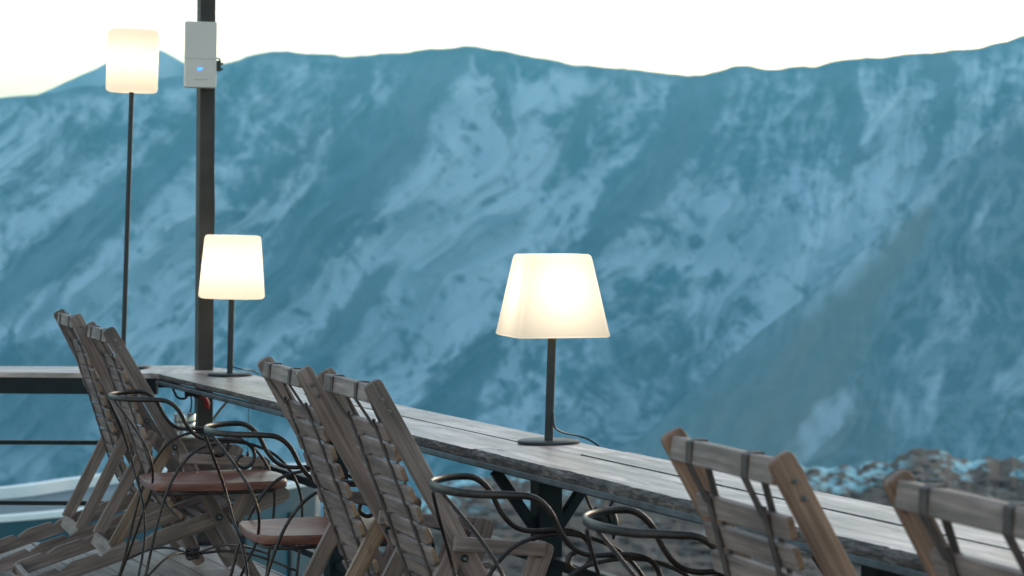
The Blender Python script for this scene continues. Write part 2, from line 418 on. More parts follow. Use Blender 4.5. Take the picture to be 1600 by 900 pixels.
def build_peak():
    L = [(-500, 330), (-100, 205), (0, 168), (60, 148), (120, 121), (170, 96), (215, 82), (240, 76), (255, 80), (285, 97), (340, 122), (420, 160), (700, 300)]
    px1 = np.linspace(-500, 700, 160); rid = np.interp(px1, [p[0] for p in L], [p[1] for p in L])+(fbm(px1/30, px1*0, 9, 4)-.5)*4
    t = np.linspace(0, 1, 60)[:, None]
    PY = rid[None]+(420-rid[None])*t; PX = np.repeat(px1[None], 60, 0)
    D = 3400-600*t-(fbm(PX/120, PY/200, 211, 4, ridged=True)-.5)*200*sstep(0, .1, t)
    X = (PX-800)/FP*D; Z = HC-(PY-H0)/FP*D
    tb = np.linspace(0, 1, 6)[1:, None]
    Db = D[0][None]+tb*500; Xb = X[0][None]*(Db/D[0][None]); Zb = Z[0][None]-tb*300
    sn = np.clip(.55+(fbm(PX/50, PY/60, 221, 4)-.5)*1.2, 0, 1); sn = np.vstack([np.repeat(sn[:1], 5, 0), sn])
    X = np.vstack([Xb[::-1], X]); Y = np.vstack([Db[::-1], D]); Z = np.vstack([Zb[::-1], Z])
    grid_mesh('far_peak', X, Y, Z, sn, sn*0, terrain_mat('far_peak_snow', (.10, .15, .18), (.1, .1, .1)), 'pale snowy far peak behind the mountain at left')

def build_hillside():
    E = [(-600, 905), (300, 890), (480, 850), (560, 812), (640, 778), (700, 752), (850, 738), (1000, 735), (1150, 733), (1240, 730), (1330, 728), (1400, 718), (1425, 703), (1455, 700), (1490, 712), (1520, 722), (1560, 716), (1600, 713), (1700, 700), (2200, 660)]
    nx, ny = 620, 200
    px1 = np.linspace(-500, 2200, nx); rid = np.interp(px1, [p[0] for p in E], [p[1] for p in E])
    rid = rid+(fbm(px1/22, px1*0, 301, 5, .6)-.5)*16
    t = np.linspace(0, 1, ny)[:, None]**1.2
    PY = rid[None]+(1120-rid[None])*t; PX = np.repeat(px1[None], ny, 0)
    D = 150-92*t**.8+(fbm(PX/60, PY/22, 311, 6, .6, ridged=True)-.5)*5*sstep(0, .03, t)
    n = .5*fbm(PX/24, PY/14, 321, 5, .62)+.5*fbm(PX/60, PY/30, 331, 4)
    dy = PY-rid[None]
    zone = (1-sstep(14, 60, dy+(fbm(PX/50, PY/30, 340, 3)-.5)*40))
    n = .5*n+.5*fbm(PX/11, PY/7, 371, 4, .6)
    snow = sstep(.50, .58, n)*zone*.8+sstep(.60, .68, n)*.35*(1-sstep(60, 150, dy))
    mound = np.exp(-((PX-1440)/38)**2)*(1-sstep(30, 60, dy))
    snow = np.clip(snow*(1-mound*.95), 0, 1)
    tone = np.clip(sstep(.35, .65, fbm(PX/38, PY/20, 351, 5)), 0, 1)
    X = (PX-800)/FP*D; Z = HC-(PY-H0)/FP*D
    tb = np.linspace(0, 1, 10)[1:, None]
    Db = D[0][None]+tb*500; Xb = X[0][None]*(Db/D[0][None]); Zb = Z[0][None]-tb*230
    X = np.vstack([Xb[::-1], X]); Y = np.vstack([Db[::-1], D]); Z = np.vstack([Zb[::-1], Z])
    sn = np.vstack([np.repeat(snow[:1], 9, 0), snow]); tn = np.vstack([np.repeat(tone[:1], 9, 0), tone])
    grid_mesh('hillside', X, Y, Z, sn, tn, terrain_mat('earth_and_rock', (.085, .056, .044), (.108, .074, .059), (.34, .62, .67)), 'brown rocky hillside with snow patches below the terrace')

build_mountain(); build_spur(); build_peak(); build_hillside()
bm = newbm(); box(bm, (0, 2400, -262), (9000, 9000, 2))
g = obj('valley_floor', bm, plain('valley_ground', (.10, .13, .14), .9, var=.3, bscale=.05)); g['kind'] = 'structure'

bm = newbm(); box(bm, (0, 2500, -22), (9600, 9600, 900))
HZ = obj('haze', bm, None) if False else None
me = bpy.data.meshes.new('haze'); bm.to_mesh(me); bm.free()
hz, N_, L_, P_ = mat('haze_air'); N_.remove(P_)
pv = N_.new('ShaderNodeVolumePrincipled'); pv.inputs['Color'].default_value = (.25, .74, 1.0, 1); pv.inputs['Density'].default_value = 3.1e-4; pv.inputs['Anisotropy'].default_value = 0.0
L_.new(pv.outputs[0], N_['Material Output'].inputs['Volume'])
me.materials.append(hz); HZ = bpy.data.objects.new('haze', me); COL.objects.link(HZ); tag(HZ, kind='stuff')
HZ['label'] = 'blue evening haze filling the valley'; HZ['category'] = 'haze'
def set_haze(z0, z1):
    for v in me.vertices: v.co.z = z0 if v.co.z < 0 else z1
set_haze(-264, 262)

# ------------------------------------------------------------------ deck floor
SL = 2.45
def fx(y): return -1.50+(10.25-y)/SL              # x of the counter's front edge
BD = Vector((1, -SL, 0)).normalized()             # along the counter, towards the camera
BN = Vector((SL, 1, 0)).normalized()              # outwards, to the valley
C0 = Vector((-1.50, 10.25, 0))
def bar_pt(s, w, z): return C0+BD*s+BN*w+Vector((0, 0, z))

def clip_poly(poly, half):
    """2D Sutherland-Hodgman clip: keep n.p <= d"""
    for (nx, ny, d) in half:
        out = []
        for i in range(len(poly)):
            a, b = poly[i], poly[(i+1) % len(poly)]
            da = nx*a[0]+ny*a[1]-d; db = nx*b[0]+ny*b[1]-d
            if da <= 0: out.append(a)
            if (da < 0) != (db < 0):
                t = da/(da-db); out.append((a[0]+(b[0]-a[0])*t, a[1]+(b[1]-a[1])*t))
        poly = out
        if len(poly) < 3: return []
    return poly
edge_d = BN.dot(bar_pt(0, .30, 0))
bm = newbm()
s = -6.0
for k in range(-62, 22):
    w0 = k*.145; w1 = w0+.139
    a = -3.0+random.uniform(0, 1.5)
    while a < 16:
        b = a+random.uniform(2.2, 3.4)
        quad = [bar_pt(a, w0, 0), bar_pt(b-.004, w0, 0), bar_pt(b-.004, w1, 0), bar_pt(a, w1, 0)]
        p = clip_poly([(q.x, q.y) for q in quad], [(BN.x, BN.y, edge_d), (0, 1, 10.53), (-1, 0, 7.5)])
        if len(p) >= 3:
            dz = random.uniform(-.0015, .0015)
            prism(bm, [((x*BD.x+y*BD.y), (x*BN.x+y*BN.y)) for x, y in p], (0, 0, -.015+dz), BD, BN, (0, 0, 1), .03)
        a = b
dk = obj('terrace_floor', bm, M['deck']); dk['kind'] = 'structure'
bm = newbm()
p = clip_poly([(-7.5, -3), (8, -3), (8, 12), (-7.5, 12)], [(BN.x, BN.y, edge_d-.02), (0, 1, 10.51)])
prism(bm, p, (0, 0, -.19), (1, 0, 0), (0, 1, 0), (0, 0, 1), .29)
sb = obj('terrace_slab', bm, M['steel']); sb['kind'] = 'structure'

# ------------------------------------------------------------------ counter with its railing
ctr = empty('bar_counter', (-1.5, 10.25, 0), 'long weathered plank counter on a dark steel railing along the terrace edge', 'counter')
def inv(o): o.matrix_parent_inverse = o.parent.matrix_basis.inverted(); return o

def rough_plank(name, s0, s1, w0, w1, m, chip, seed, origin=None, d=None, n=None, zt=.75, th=.023, mitre=0):
    """plank with a crumbling front edge; sections every centimetre"""
    o_ = origin or C0; d = d or BD; n = n or BN
    r = random.Random(seed); bm = newbm(); uv = bm.loops.layers.uv.active
    N = int((s1-s0)/.010); rings = []; us = []
    rs = np.random.RandomState(seed); ph = rs.rand(4)*50
    ch = fbm(np.arange(N+1)*.11, np.arange(N+1)*0+ph[0], 401+seed, 5, .68)
    env = fbm(np.arange(N+1)*.012, np.arange(N+1)*0+ph[1], 451+seed, 2)
    lo = fbm(np.arange(N+1)*.012, np.arange(N+1)*0+ph[2], 461+seed, 3)
    for i in range(N+1):
        s = s0+(s1-s0)*i/N
        c = chip*(.25+1.9*max(0, ch[i]-.25)*(.4+1.2*env[i])); wob = (lo[i]-.5)*.012
        zs = [(w1+wob*.3, 0), (w0+.05+c, 0), (w0+c*1.0+wob, -.0012), (w0+c*.45+wob, -.006-c*.25+r.uniform(-.0015, .0015)), (w0+wob+r.uniform(-.001, .001)*chip*80, -.013-c*.2+r.uniform(-.001, .001)), (w0+wob+.002, -th), (w1+wob*.3, -th)]
        sk = mitre*(1-i/N)
        row = []
        for (w, z) in zs:
            p = o_+d*(s)+n*w+Vector((0, 0, zt+z)); row.append(bm.verts.new(p))
        rings.append(row); us.append(s)
    off = r.uniform(0, 30)
    for i in range(N):
        for k in range(7):
            kk = (k+1) % 7
            f = bm.faces.new([rings[i][k], rings[i][kk], rings[i+1][kk], rings[i+1][k]])
            f.material_index = 1 if k in (2, 3, 4) else 0
            f.smooth = k in (3,)
            vv = [0, .5, .55, .57, .59, .6, .9]
            W_ = [w1-w0, .05, .0, -.008, -.016, -.03, -.3]
            for l, (ii, q) in zip(f.loops, [(i, k), (i, kk), (i+1, kk), (i+1, k)]):
                l[uv].uv = (us[ii]+off, W_[q]+off*1.3)
    for row in (rings[0], rings[-1]):
        f = bm.faces.new(row if row is rings[0] else row[::-1]); f.material_index = 1
    bmesh.ops.recalc_face_normals(bm, faces=bm.faces)
    return inv(obj(name, bm, [m, M['baredge']], ctr))

W_ = .35
rough_plank('plank', .05, 1.42, 0, .188, M['barbrown'], .003, 1, th=.021)
rough_plank('plank', .05, 1.42, .191, W_, M['bar'], .002, 2, th=.021)
rough_plank('plank', 1.424, 3.66, 0, .199, M['bar'], .006, 3, th=.026)
rough_plank('plank', 1.424, 3.95, .205, W_, M['bar'], .002, 4, zt=.7522, th=.0275)
rough_plank('plank', 3.667, 8.6, -.006, .20, M['bar'], .013, 5, zt=.752, th=.030)
rough_plank('plank', 3.957, 8.6, .206, W_, M['bar'], .002, 6, zt=.7548, th=.0325)
# left wing
A = Vector((-1.50, 10.25, 0)); B = Vector((-4.2, 10.52, 0)); LD = (B-A).normalized(); LN = Vector((-LD.y, LD.x, 0));
if LN.y < 0: LN = -LN
bm = newbm()
p = [(-1.50, 10.25), (-1.46, 10.27), (-1.24, 10.55), (-1.22, 10.72), (-1.30, 10.80), (-4.2, 11.0), (-4.2, 10.52)]
# corner board and wing boards
cp = [bar_pt(.047, 0, 0), bar_pt(.047, W_, 0), bar_pt(-.22, W_+.01, 0), Vector((-1.40, 10.80, 0)), Vector((-1.62, 10.80, 0)), Vector((-1.62, 10.262, 0)), Vector((-1.50, 10.25, 0))]
prism(bm, [(v.x, v.y) for v in cp], (0, 0, .739), (1, 0, 0), (0, 1, 0), (0, 0, 1), .022)
inv(obj('plank', bm, M['bar'], ctr, bevel=.002))
for w0, w1 in ((0, .17), (.173, .35), (.353, .44)):
    bm = newbm()
    q = [A+LD*.122+LN*w0, A+LD*2.8+LN*w0, A+LD*2.8+LN*w1, A+LD*.122+LN*w1]
    prism(bm, [(v.x, v.y) for v in q], (0, 0, .739), (1, 0, 0), (0, 1, 0), (0, 0, 1), .022)
    inv(obj('plank', bm, M['bar'], ctr, bevel=.002))
# steel edge angle below the planks
def bar_beam(name, s0, s1, w, z, ww, hh, m, par=ctr):
    bm = newbm(); c = bar_pt((s0+s1)/2, w, z)
    prism(bm, [(-(s1-s0)/2, -ww/2), ((s1-s0)/2, -ww/2), ((s1-s0)/2, ww/2), (-(s1-s0)/2, ww/2)], c, BD, BN, (0, 0, 1), hh)
    return inv(obj(name, bm, m, par, bevel=.0015))
bar_beam('edge_angle', .02, 8.6, .008, .7145, .03, .015, M['steellight'])
bar_beam('edge_angle', .02, 8.6, .023, .7065, .05, .006, M['steel'])
bar_beam('edge_angle', .02, 8.6, W_-.03, .7125, .04, .02, M['steel'])
bm = newbm()
for (q0, q1, w, z, ww, hh) in ((.0, 2.8, .02, .693, .04, .066), (.0, 2.8, .45, .693, .04, .066)):
    c = A+LD*((q0+q1)/2)+LN*w+Vector((0, 0, z))
    prism(bm, [(-(q1-q0)/2, -ww/2), ((q1-q0)/2, -ww/2), ((q1-q0)/2, ww/2), (-(q1-q0)/2, ww/2)], c, LD, LN, (0, 0, 1), hh)
inv(obj('wing_beam', bm, M['steel'], ctr, bevel=.002))
def post(px_s, w=.19, z0=0, z1=.70, sz=.07, par=ctr):
    bm = newbm(); c = bar_pt(px_s, w, (z0+z1)/2)
    prism(bm, [(-sz/2, -sz/2), (sz/2, -sz/2), (sz/2, sz/2), (-sz/2, sz/2)], c, BD, BN, (0, 0, 1), z1-z0, uvlen='n')
    o = inv(obj('post', bm, M['steel'], par, bevel=.003))
    bm = newbm()
    prism(bm, [(-.06, -.06), (.06, -.06), (.06, .06), (-.06, .06)], bar_pt(px_s, w, z0+.005), BD, BN, (0, 0, 1), .008)
    inv(obj('foot_plate', bm, M['steel'], par))
    for sg in (-1, 1):
        bm = newbm()
        board(bm, bar_pt(px_s, w+sg*.035, .53), bar_pt(px_s, w+sg*.155, .695), .028, .028, BD)
        inv(obj('brace', bm, M['steel'], par, bevel=.002))
def s_of(y): return (C0.y-y)/(-BD.y)
for yy in (8.53, 6.77, 5.08, 3.2): post(s_of(yy))
for z, h in ((.44, .030), (.18, .024)):
    bar_beam('railing_bar', -.15, 8.6, .19, z, .03, h, M['steel'])
for z, h in ((.44, .018), (.18, .018)):
    bm = newbm(); q0 = bar_pt(-.12, .19, z); q1 = q0+Vector((-3.2, .14, 0)); board(bm, q0, q1, h, .03, (0, 1, 0))
    inv(obj('railing_bar', bm, M['steel'], ctr, bevel=.0015))
bm = newbm(); box(bm, (-4.0, 10.68, .35), (.07, .07, .70)); inv(obj('post', bm, M['steel'], ctr, bevel=.003))

# things hanging under the counter
bm = newbm()
q = at(944, 780, 6.32)
for dx, l in ((0, .07), (.024, .085), (-.02, .05)):
    c = q+Vector((dx, .01*dx*20, -.02))
    sweep(bm, [c, c+Vector((-.004, 0, -.02)), c+Vector((.003, 0, -l*.6)), c+Vector((.0, 0, -l))], lambda t: .003+.010*math.sin(math.pi*min(1, t*1.05))**.8, n=8, sm=4)
sweep(bm, [q+Vector((-.05, 0, .012)), q+Vector((-.03, 0, -.03)), q+Vector((-.005, 0, -.045)), q+Vector((.02, 0, -.01)), q+Vector((.03, 0, .014))], .0035)
tag(obj('cable_plugs', bm, M['cable'], smooth=True), 'bunch of black cable plugs dangling under the counter beside the post', 'cable')
bm = newbm()
q = bar_pt(s_of(9.95), .04, .70)
sweep(bm, [q+Vector((-.05, 0, .005)), q+Vector((-.03, 0, -.03)), q+Vector((.0, .01, -.035)), q+Vector((.02, 0, -.012)), q+Vector((.05, 0, -.03)), q+Vector((.085, 0, .004))], .005)
sweep(bm, [q+Vector((.02, 0, -.01)), q+Vector((.028, 0, -.05)), q+Vector((.018, 0, -.12)), q+Vector((.012, 0, -.2)), q+Vector((.018, 0, -.34))], .0035)
box(bm, q+Vector((.025, 0, -.016)), (.05, .02, .02))
tag(obj('hanging_cable', bm, M['cable'], smooth=True), 'black cable drooping under the counter to the right of the tall post', 'cable')
bm = newbm()
q = at(388, 634, 9.6)
sweep(bm, [q+Vector((0, 0, .04)), q+Vector((0, 0, -.05)), q+Vector((-.002, 0, -.19))], .0012, sm=3, n=6)
sweep(bm, [q+Vector((-.002, 0, -.18)), q+Vector((-.002, 0, -.2)), q+Vector((-.002, 0, -.235))], lambda t: .004+.009*t, n=10, sm=3)
tag(obj('pull_cord', bm, M['cable'], smooth=True), 'thin straight cord with a small weight hanging from the counter', 'cord')

# ------------------------------------------------------------------ tall post with cabinet
tp = empty('steel_post', (-1.335, 10.5, 0), 'tall dark square steel post rising through the corner of the counter', 'post')
th = math.atan2(BN.y, BN.x)
tilt = Matrix.Rotation(math.radians(.38), 4, 'Y')
bm = newbm()
box(bm, (0, 0, 1.45), (.066, .066, 2.9), Matrix.Rotation(th, 3, 'Z')); ob = obj('shaft', bm, M['postpaint'], tp, bevel=.003)
bm = newbm(); box(bm, (0, 0, .005), (.14, .14, .01), Matrix.Rotation(th, 3, 'Z')); obj('foot_plate', bm, M['steel'], tp)
bm = newbm()
sweep(bm, [(.034, -.016, 1.98), (.036, -.018, 1.7), (.041, -.018, 1.45), (.036, -.018, 1.2), (.034, -.016, .77)], .004); obj('cable', bm, M['cable'], tp, smooth=True)
tp.matrix_world = Matrix.Translation((-1.335, 10.5, 0)) @ tilt

cb = empty('wall_cabinet', at(313, 86, 10.41), 'white metal cabinet with a small blue light mounted high on the tall post', 'cabinet', basis=Matrix.Rotation(math.radians(17), 4, 'Y') if False else Matrix.Rotation(math.radians(12), 4, 'Z') @ Matrix.Rotation(math.radians(.9), 4, 'Y'))
bm = newbm(); box(bm, (0, -.008, 0), (.134, .052, .282)); obj('housing', bm, M['cabinet'], cb, bevel=.004)
bm = newbm(); box(bm, (0, -.0346, -.018), (.130, .0015, .0016)); obj('seam', bm, M['seam'], cb)
bm = newbm()
pts = [(math.cos(a)*.011, math.sin(a)*.0095) for a in [math.pi+math.pi*k/10 for k in range(11)]]+[(.009, .004), (.0, -.001), (-.009, .004)]
prism(bm, pts, (-.004, -.0352, -.058), (1, 0, 0), (0, 0, 1), (0, 1, 0), .0016); obj('indicator_light', bm, M['led'], cb)  # the cabinet's printed blue logo; its glow is added in the material
bm = newbm()
for k in range(9): box(bm, (-.028+k*.0066, -.0345, -.107), (.0045 if k % 3 else .003, .0012, .0028))
obj('marking', bm, M['seam'], cb)
bm = newbm(); box(bm, (.077, .0, -.045), (.020, .03, .045)); box(bm, (.091, .0, -.035), (.012, .018, .008)); box(bm, (.091, .0, -.058), (.012, .018, .008))
sweep(bm, [(.07, .0, -.01), (.083, -.01, -.02), (.07, -.012, -.05), (.066, 0, -.09)], .0035); obj('clamp', bm, M['boltwasher'], cb)

# red cloth on the post, pale rod
bm = newbm(); q = at(318, 618, 10.40)
for k in range(5):
    a = k*.5-1
    sweep(bm, [q+Vector((-.04+.004*k, -.002, .03)), q+Vector((-.015+a*.01, -.012-.003*k, .008)), q+Vector((.012+a*.006, -.014, -.012-.003*k)), q+Vector((.016+a*.008, -.008, -.045-.004*k))], lambda t: .003+.008*math.sin(math.pi*t), lambda t: .003+.004*math.sin(math.pi*t), n=8)
tag(obj('red_cloth', bm, M['red'], smooth=True), 'red cloth scrap tied to the tall post under the counter', 'cloth')
bm = newbm(); sweep(bm, [at(333, 655, 10.62), at(344, 640, 10.5), at(360, 622, 10.3)], .006, sm=2)
tag(obj('wooden_rod', bm, M['rope'], smooth=True), 'pale thin rod slanting up under the counter behind the tall post', 'rod')

# ------------------------------------------------------------------ lamps
def point(parent, z, e, r=.035, col=(1, .80, .58)):
    l = bpy.data.lights.new('lamp_light', 'POINT'); l.energy = e; l.shadow_soft_size = r; l.color = col
    o = bpy.data.objects.new('lamp_light', l); COL.objects.link(o); o.parent = parent; o.location = (0, 0, z)

def lamp(loc, lean, label, hstem, rstem, rbase, kind, r0, r1, hs, e, rot=0, cable=None, group=None):
    b = Matrix.Rotation(lean, 4, 'Y') @ Matrix.Rotation(rot, 4, 'Z')
    t = empty('table_lamp' if kind != 'tall' else 'floor_lamp', loc, label, 'lamp', group)
    bm = newbm(); lathe(bm, [(0, 0), (rbase-.002, 0), (rbase, .002), (rbase, .007), (rbase-.003, .009), (0, .009)], 56); o = obj('base', bm, M['lampmetal'], t); auto_smooth(o)
    tt = Matrix.Rotation(lean, 4, 'Y')
    bm = newbm(); lathe(bm, [(0, .006), (rstem, .006), (rstem, hstem+.02), (0, hstem+.02)], 24); o = obj('stem', bm, M['lampmetal'], t); auto_smooth(o); o.matrix_local = tt
    bm = newbm()
    if kind == 'square':
        def ring(hw, z, cr=.012):
            out = []
            for cx, cy, a0 in ((1, 1, 0), (-1, 1, 90), (-1, -1, 180), (1, -1, 270)):
                for k in range(5):
                    a = math.radians(a0+k*22.5); out.append(bm.verts.new(((hw-cr)*cx+cr*math.cos(a), (hw-cr)*cy+cr*math.sin(a), z)))
            return out
        n = 14; rr = [ring(r0-.006, hstem-.001), ring(r0, hstem+.004)]
        for i in range(1, n): rr.append(ring(r0+(r1-r0)*i/n, hstem+hs*i/n))
        rr += [ring(r1, hstem+hs-.005), ring(r1-.006, hstem+hs)]
        for i in range(len(rr)-1):
            for k in range(20): bm.faces.new([rr[i][k], rr[i][(k+1) % 20], rr[i+1][(k+1) % 20], rr[i+1][k]])
        bm.faces.new(rr[0][::-1]); bm.faces.new(rr[-1])
    else:
        rd = .014 if kind == 'tall' else .012
        prof = [(0, hstem-.001), (r0-rd, hstem-.001), (r0-rd*.3, hstem+rd*.3), (r0, hstem+rd)]
        n = 10
        for i in range(1, n): prof.append((r0+(r1-r0)*i/n, hstem+rd+(hs-2*rd)*i/n))
        prof += [(r1, hstem+hs-rd), (r1-rd*.3, hstem+hs-rd*.3), (r1-rd, hstem+hs), (0, hstem+hs+.001)]
        lathe(bm, prof, 144, ribs=36, ramp=.004 if kind == 'round' else 0)
    bmesh.ops.recalc_face_normals(bm, faces=bm.faces)
    o = obj('lamp_shade', bm, M['shade'], t); auto_smooth(o); o.matrix_local = b if kind != 'square' else Matrix.Translation(tt @ Vector((0, 0, hstem))-Vector((0, 0, hstem))) @ Matrix.Rotation(rot, 4, 'Z')
    c = tt @ Vector((0, 0, hstem+hs*.5))
    l = bpy.data.lights.new('lamp_light', 'POINT'); l.energy = e; l.shadow_soft_size = .03; l.color = (1, .85, .66)
    lo = bpy.data.objects.new('lamp_light', l); COL.objects.link(lo); lo.parent = t; lo.location = c
    return t
lp1 = lamp((.1055, 7.02, .7515), math.radians(1.9), 'large table lamp with square tapered white shade, nearest on the counter', .310, .0125, .09, 'square', .1375, .0935, .236, .62, math.radians(14))
lp2 = lamp((-1.172, 10.1, .7515), math.radians(1.3), 'small round shaded table lamp beside the tall post at the counter corner', .32, .0125, .093, 'round', .137, .1165, .262, .66)
lp3 = lamp((-1.70, 10.62, .7505), math.radians(1.85), 'tall thin lamp with drum shade standing left of the post', 1.205, .0105, .118, 'tall', .1125, .111, .272, .5)
def cable(pts, lb, parent, m=M['cable'], r=.0028):
    bm = newbm(); sweep(bm, pts, r, n=8); o = obj('cable', bm, m, parent, smooth=True); o.matrix_parent_inverse = Matrix.Translation(parent.location).inverted()
cable([at(864, 640, 7.02), at(865, 660, 7.0), at(868, 669, 7.0), at(880, 676, 7.05), at(903, 681, 7.12), at(920, 687, 7.13), at(936, 697, 7.14)], '', lp1)
cable([at(362, 570, 10.1), at(364, 573, 10.1), at(378, 577, 10.1), at(392, 578, 10.2), at(404, 584, 10.25)], '', lp2)

# ------------------------------------------------------------------ deck chairs
F3 = Vector((.951, .309, 0)); R3 = Vector((.309, -.951, 0))
def V3(a, w, z): return Vector((a, -w, z))    # local frame: x forward, y left; w>0 is the camera side
CH_BASIS = Matrix(((F3.x, -R3.x, 0, 0), (F3.y, -R3.y, 0, 0), (0, 0, 1, 0), (0, 0, 0, 1)))
def arc_resample(P, step):
    pts = catmull(P, 14); out = [(pts[0], (pts[1]-pts[0]).normalized())]; acc = 0
    for i in range(1, len(pts)):
        d = pts[i]-pts[i-1]; L = d.length; u = d.normalized()
        while acc+L >= step:
            r = step-acc; p = pts[i-1]+u*r; out.append((p, u)); pts[i-1] = p; d = pts[i]-p; L = d.length; acc = 0
        acc += L
    return out

def bolt(parent, p, n, r=.009, m='boltwasher'):
    bm = newbm(); R = Vector(n).to_track_quat('Z', 'Y').to_matrix()
    lathe(bm, [(0, 0), (r*1.5, 0), (r*1.5, .002), (r, .002), (r, .006), (r*.7, .0085), (0, .009)], 16)
    bm.transform(Matrix.Translation(p) @ R.to_4x4())
    o = obj('bolt', bm, M[m], parent); auto_smooth(o)
    bm = newbm(); lathe(bm, [(0, 0), (r*.62, 0), (r*.5, .002), (0, .002)], 12); bm.transform(Matrix.Translation(p) @ R.to_4x4() @ Matrix.Translation((0, 0, .0088)))
    c = obj('bolt_tip', bm, M['bolt'], o)

def deck_chair(cx, cy, label, ztop=.99, headbolt=None, lean=.57, sling=.40, arm=.50, armz=.55, hw=.25, rail='grey', farrail='grey', prop='grey', slot=False, seed=0, barm='grey', rot=0):
    rnd = random.Random(seed)
    t = empty('deck_chair', (cx, cy, 0), label, 'deck chair', 'folding deck chairs along the counter', CH_BASIS @ Matrix.Rotation(rot, 4, 'Z'))
    m = M
    zf = .0
    for sg, mm in ((1, rail), (-1, farrail)):
        w = sg*hw
        # back rail from the floor in front to the head
        bm = newbm(); board(bm, V3(lean*(ztop-.012), w, .012), V3(0, w, ztop), .049, .021, (0, 1, 0), r0=.022, r1=.018); obj('back_rail', bm, m[mm], t, bevel=.003)
        # notched seat rail
        a0, a1 = -.30, .70
        p0 = V3(a0, sg*(hw-.028), .034); p1 = V3(a1, sg*(hw-.028), .352); d = p1-p0; L = d.length; ax = d/L; ay = Vector((-ax.z, 0, ax.x))
        h = .030; top = [(L-.0, h*.3), (L-.012, h*.8), (L-.035, h)]
        x = L-.12
        for k, xx in enumerate((.46, .30, .14)):
            top += [(xx+.10, h), (xx+.012, h*.86), (xx, h*.86), (xx-.003, h*.30), (xx-.02, h*.25)] if False else [(xx+.05, h), (xx+.004, h*.55), (xx, h*.28), (xx-.016, h*.95)]
        top += [(.03, h*.9), (.008, h*.5), (0, 0)]
        out = top+[(.006, -h*.6), (.03, -h), (L-.03, -h), (L-.006, -h*.6), (L, -h*.1)]
        bm = newbm(); prism(bm, out[::-1], p0, ax, ay, Vector((0, 1, 0)), .021); obj('seat_rail', bm, m[barm], t, bevel=.002)
        # prop leg from the back rail to the notches
        zt = .56; at_ = lean*(ztop-zt)+.0
        top_p = V3(at_, sg*(hw-.052), zt); bot = V3(.03, sg*(hw-.052), .165)
        bm = newbm(); board(bm, bot, top_p, .046, .021, (0, 1, 0), r1=.02); obj('prop_leg', bm, m[prop if sg > 0 else barm], t, bevel=.002)
        # armrest and its upright
        ab = lean*(ztop-armz)-.02
        bm = newbm(); board(bm, V3(ab, sg*(hw+.024), armz), V3(arm+.01, sg*(hw+.024), armz-.025), .036, .022, (0, 1, 0)); obj('armrest', bm, m['slat'], t, bevel=.003)
        bm = newbm(); board(bm, V3(arm-.10, sg*(hw+.002), .255), V3(arm+.02, sg*(hw+.002), armz-.008), .056, .022, (0, 1, 0), r0=.02, r1=.026); obj('front_upright', bm, m['grey'], t, bevel=.003)
        zp = .27
        bolt(t, V3(lean*(ztop-zp), sg*(hw+.0115), zp), (0, -sg, 0))
        bolt(t, V3(arm, sg*(hw+.0135), armz-.035), (0, -sg, 0), .008)
        if sg > 0:
            bolt(t, V3(lean*.045+.001, hw+.0115, ztop-.045), (0, -1, 0), .0040, 'bolt'); bolt(t, V3(lean*.075+.002, hw+.0115, ztop-.075), (0, -1, 0), .0040, 'bolt')
        else:
            # inner face hardware of the far rail
            for zz in (.60, .485): bolt(t, V3(lean*(ztop-zz), -hw+.0115, zz), (0, -1, 0), .007)
            if slot:
                bm = newbm(); board(bm, V3(lean*(ztop-.60), -hw+.0125, .60), V3(lean*(ztop-.485), -hw+.0125, .485), .012, .003, (0, 1, 0)); obj('slotted_plate', bm, m['boltwasher'], t)
        bolt(t, V3(at_, sg*(hw+.0115), zt-.02), (0, -sg, 0), .007)
    # cross bars
    bm = newbm(); board(bm, V3(.012, hw-.012, ztop-.032), V3(.012, -(hw-.012), ztop-.032), .046, .034, (1, 0, -.12)); obj('top_bar', bm, m['slat'], t, bevel=.004)
    bm = newbm(); board(bm, V3(.02, hw-.045, .150), V3(.02, -(hw-.045), .150), .052, .020, (1, 0, -.45)); obj('prop_bar', bm, m['slat'], t, bevel=.003)
    bm = newbm(); board(bm, V3(.665, hw-.04, .335), V3(.665, -(hw-.04), .335), .036, .036, (1, 0, 0)); obj('front_bar', bm, m['slat'], t, bevel=.003)
    bm = newbm(); board(bm, V3(-.275, hw-.04, .040), V3(-.275, -(hw-.04), .040), .045, .022, (1, 0, .3)); obj('rear_bar', bm, m['slat'], t, bevel=.003)
    bm = newbm(); board(bm, V3(lean*(ztop-.08), hw-.012, .08), V3(lean*(ztop-.08), -(hw-.012), .08), .04, .022, (1, 0, 0)); obj('foot_bar', bm, m['slat'], t, bevel=.003)
    # slatted sling
    z0 = ztop-.115; a0 = .012+sling*.105
    ab = a0+sling*(z0-.36)
    P = [Vector((a0, 0, z0)), Vector((a0+sling*(z0-.62), 0, .62)), Vector((ab-.005, 0, .37)), Vector((ab+.06, 0, .275)), Vector((ab+.16, 0, .25)), Vector((.55, 0, .315)), Vector((.652, 0, .35))]
    pts = arc_resample(P, .0565)
    bm = newbm(); sw = .208
    for i, (p, u) in enumerate(pts[:-1]):
        nn = Vector((u.z, 0, -u.x));                 # outward (backwards) normal
        if nn.x > 0: nn = -nn
        j = rnd.uniform(-.004, .004); tw = rnd.uniform(-.0015, .0015)
        dd = (u+nn*rnd.uniform(-.07, .07)).normalized()
        nn2 = dd.cross(Vector((0, 1, 0)))
        c = p+u*.02
        w0 = sw+rnd.uniform(-.004, .004)
        hh = .0425/2
        prof = [(-w0+j, -hh+.006), (-w0+.006+j, -hh), (w0-.006+j, -hh), (w0+j, -hh+.006), (w0+j, hh-.006), (w0-.006+j, hh), (-w0+.006+j, hh), (-w0+j, hh-.006)]
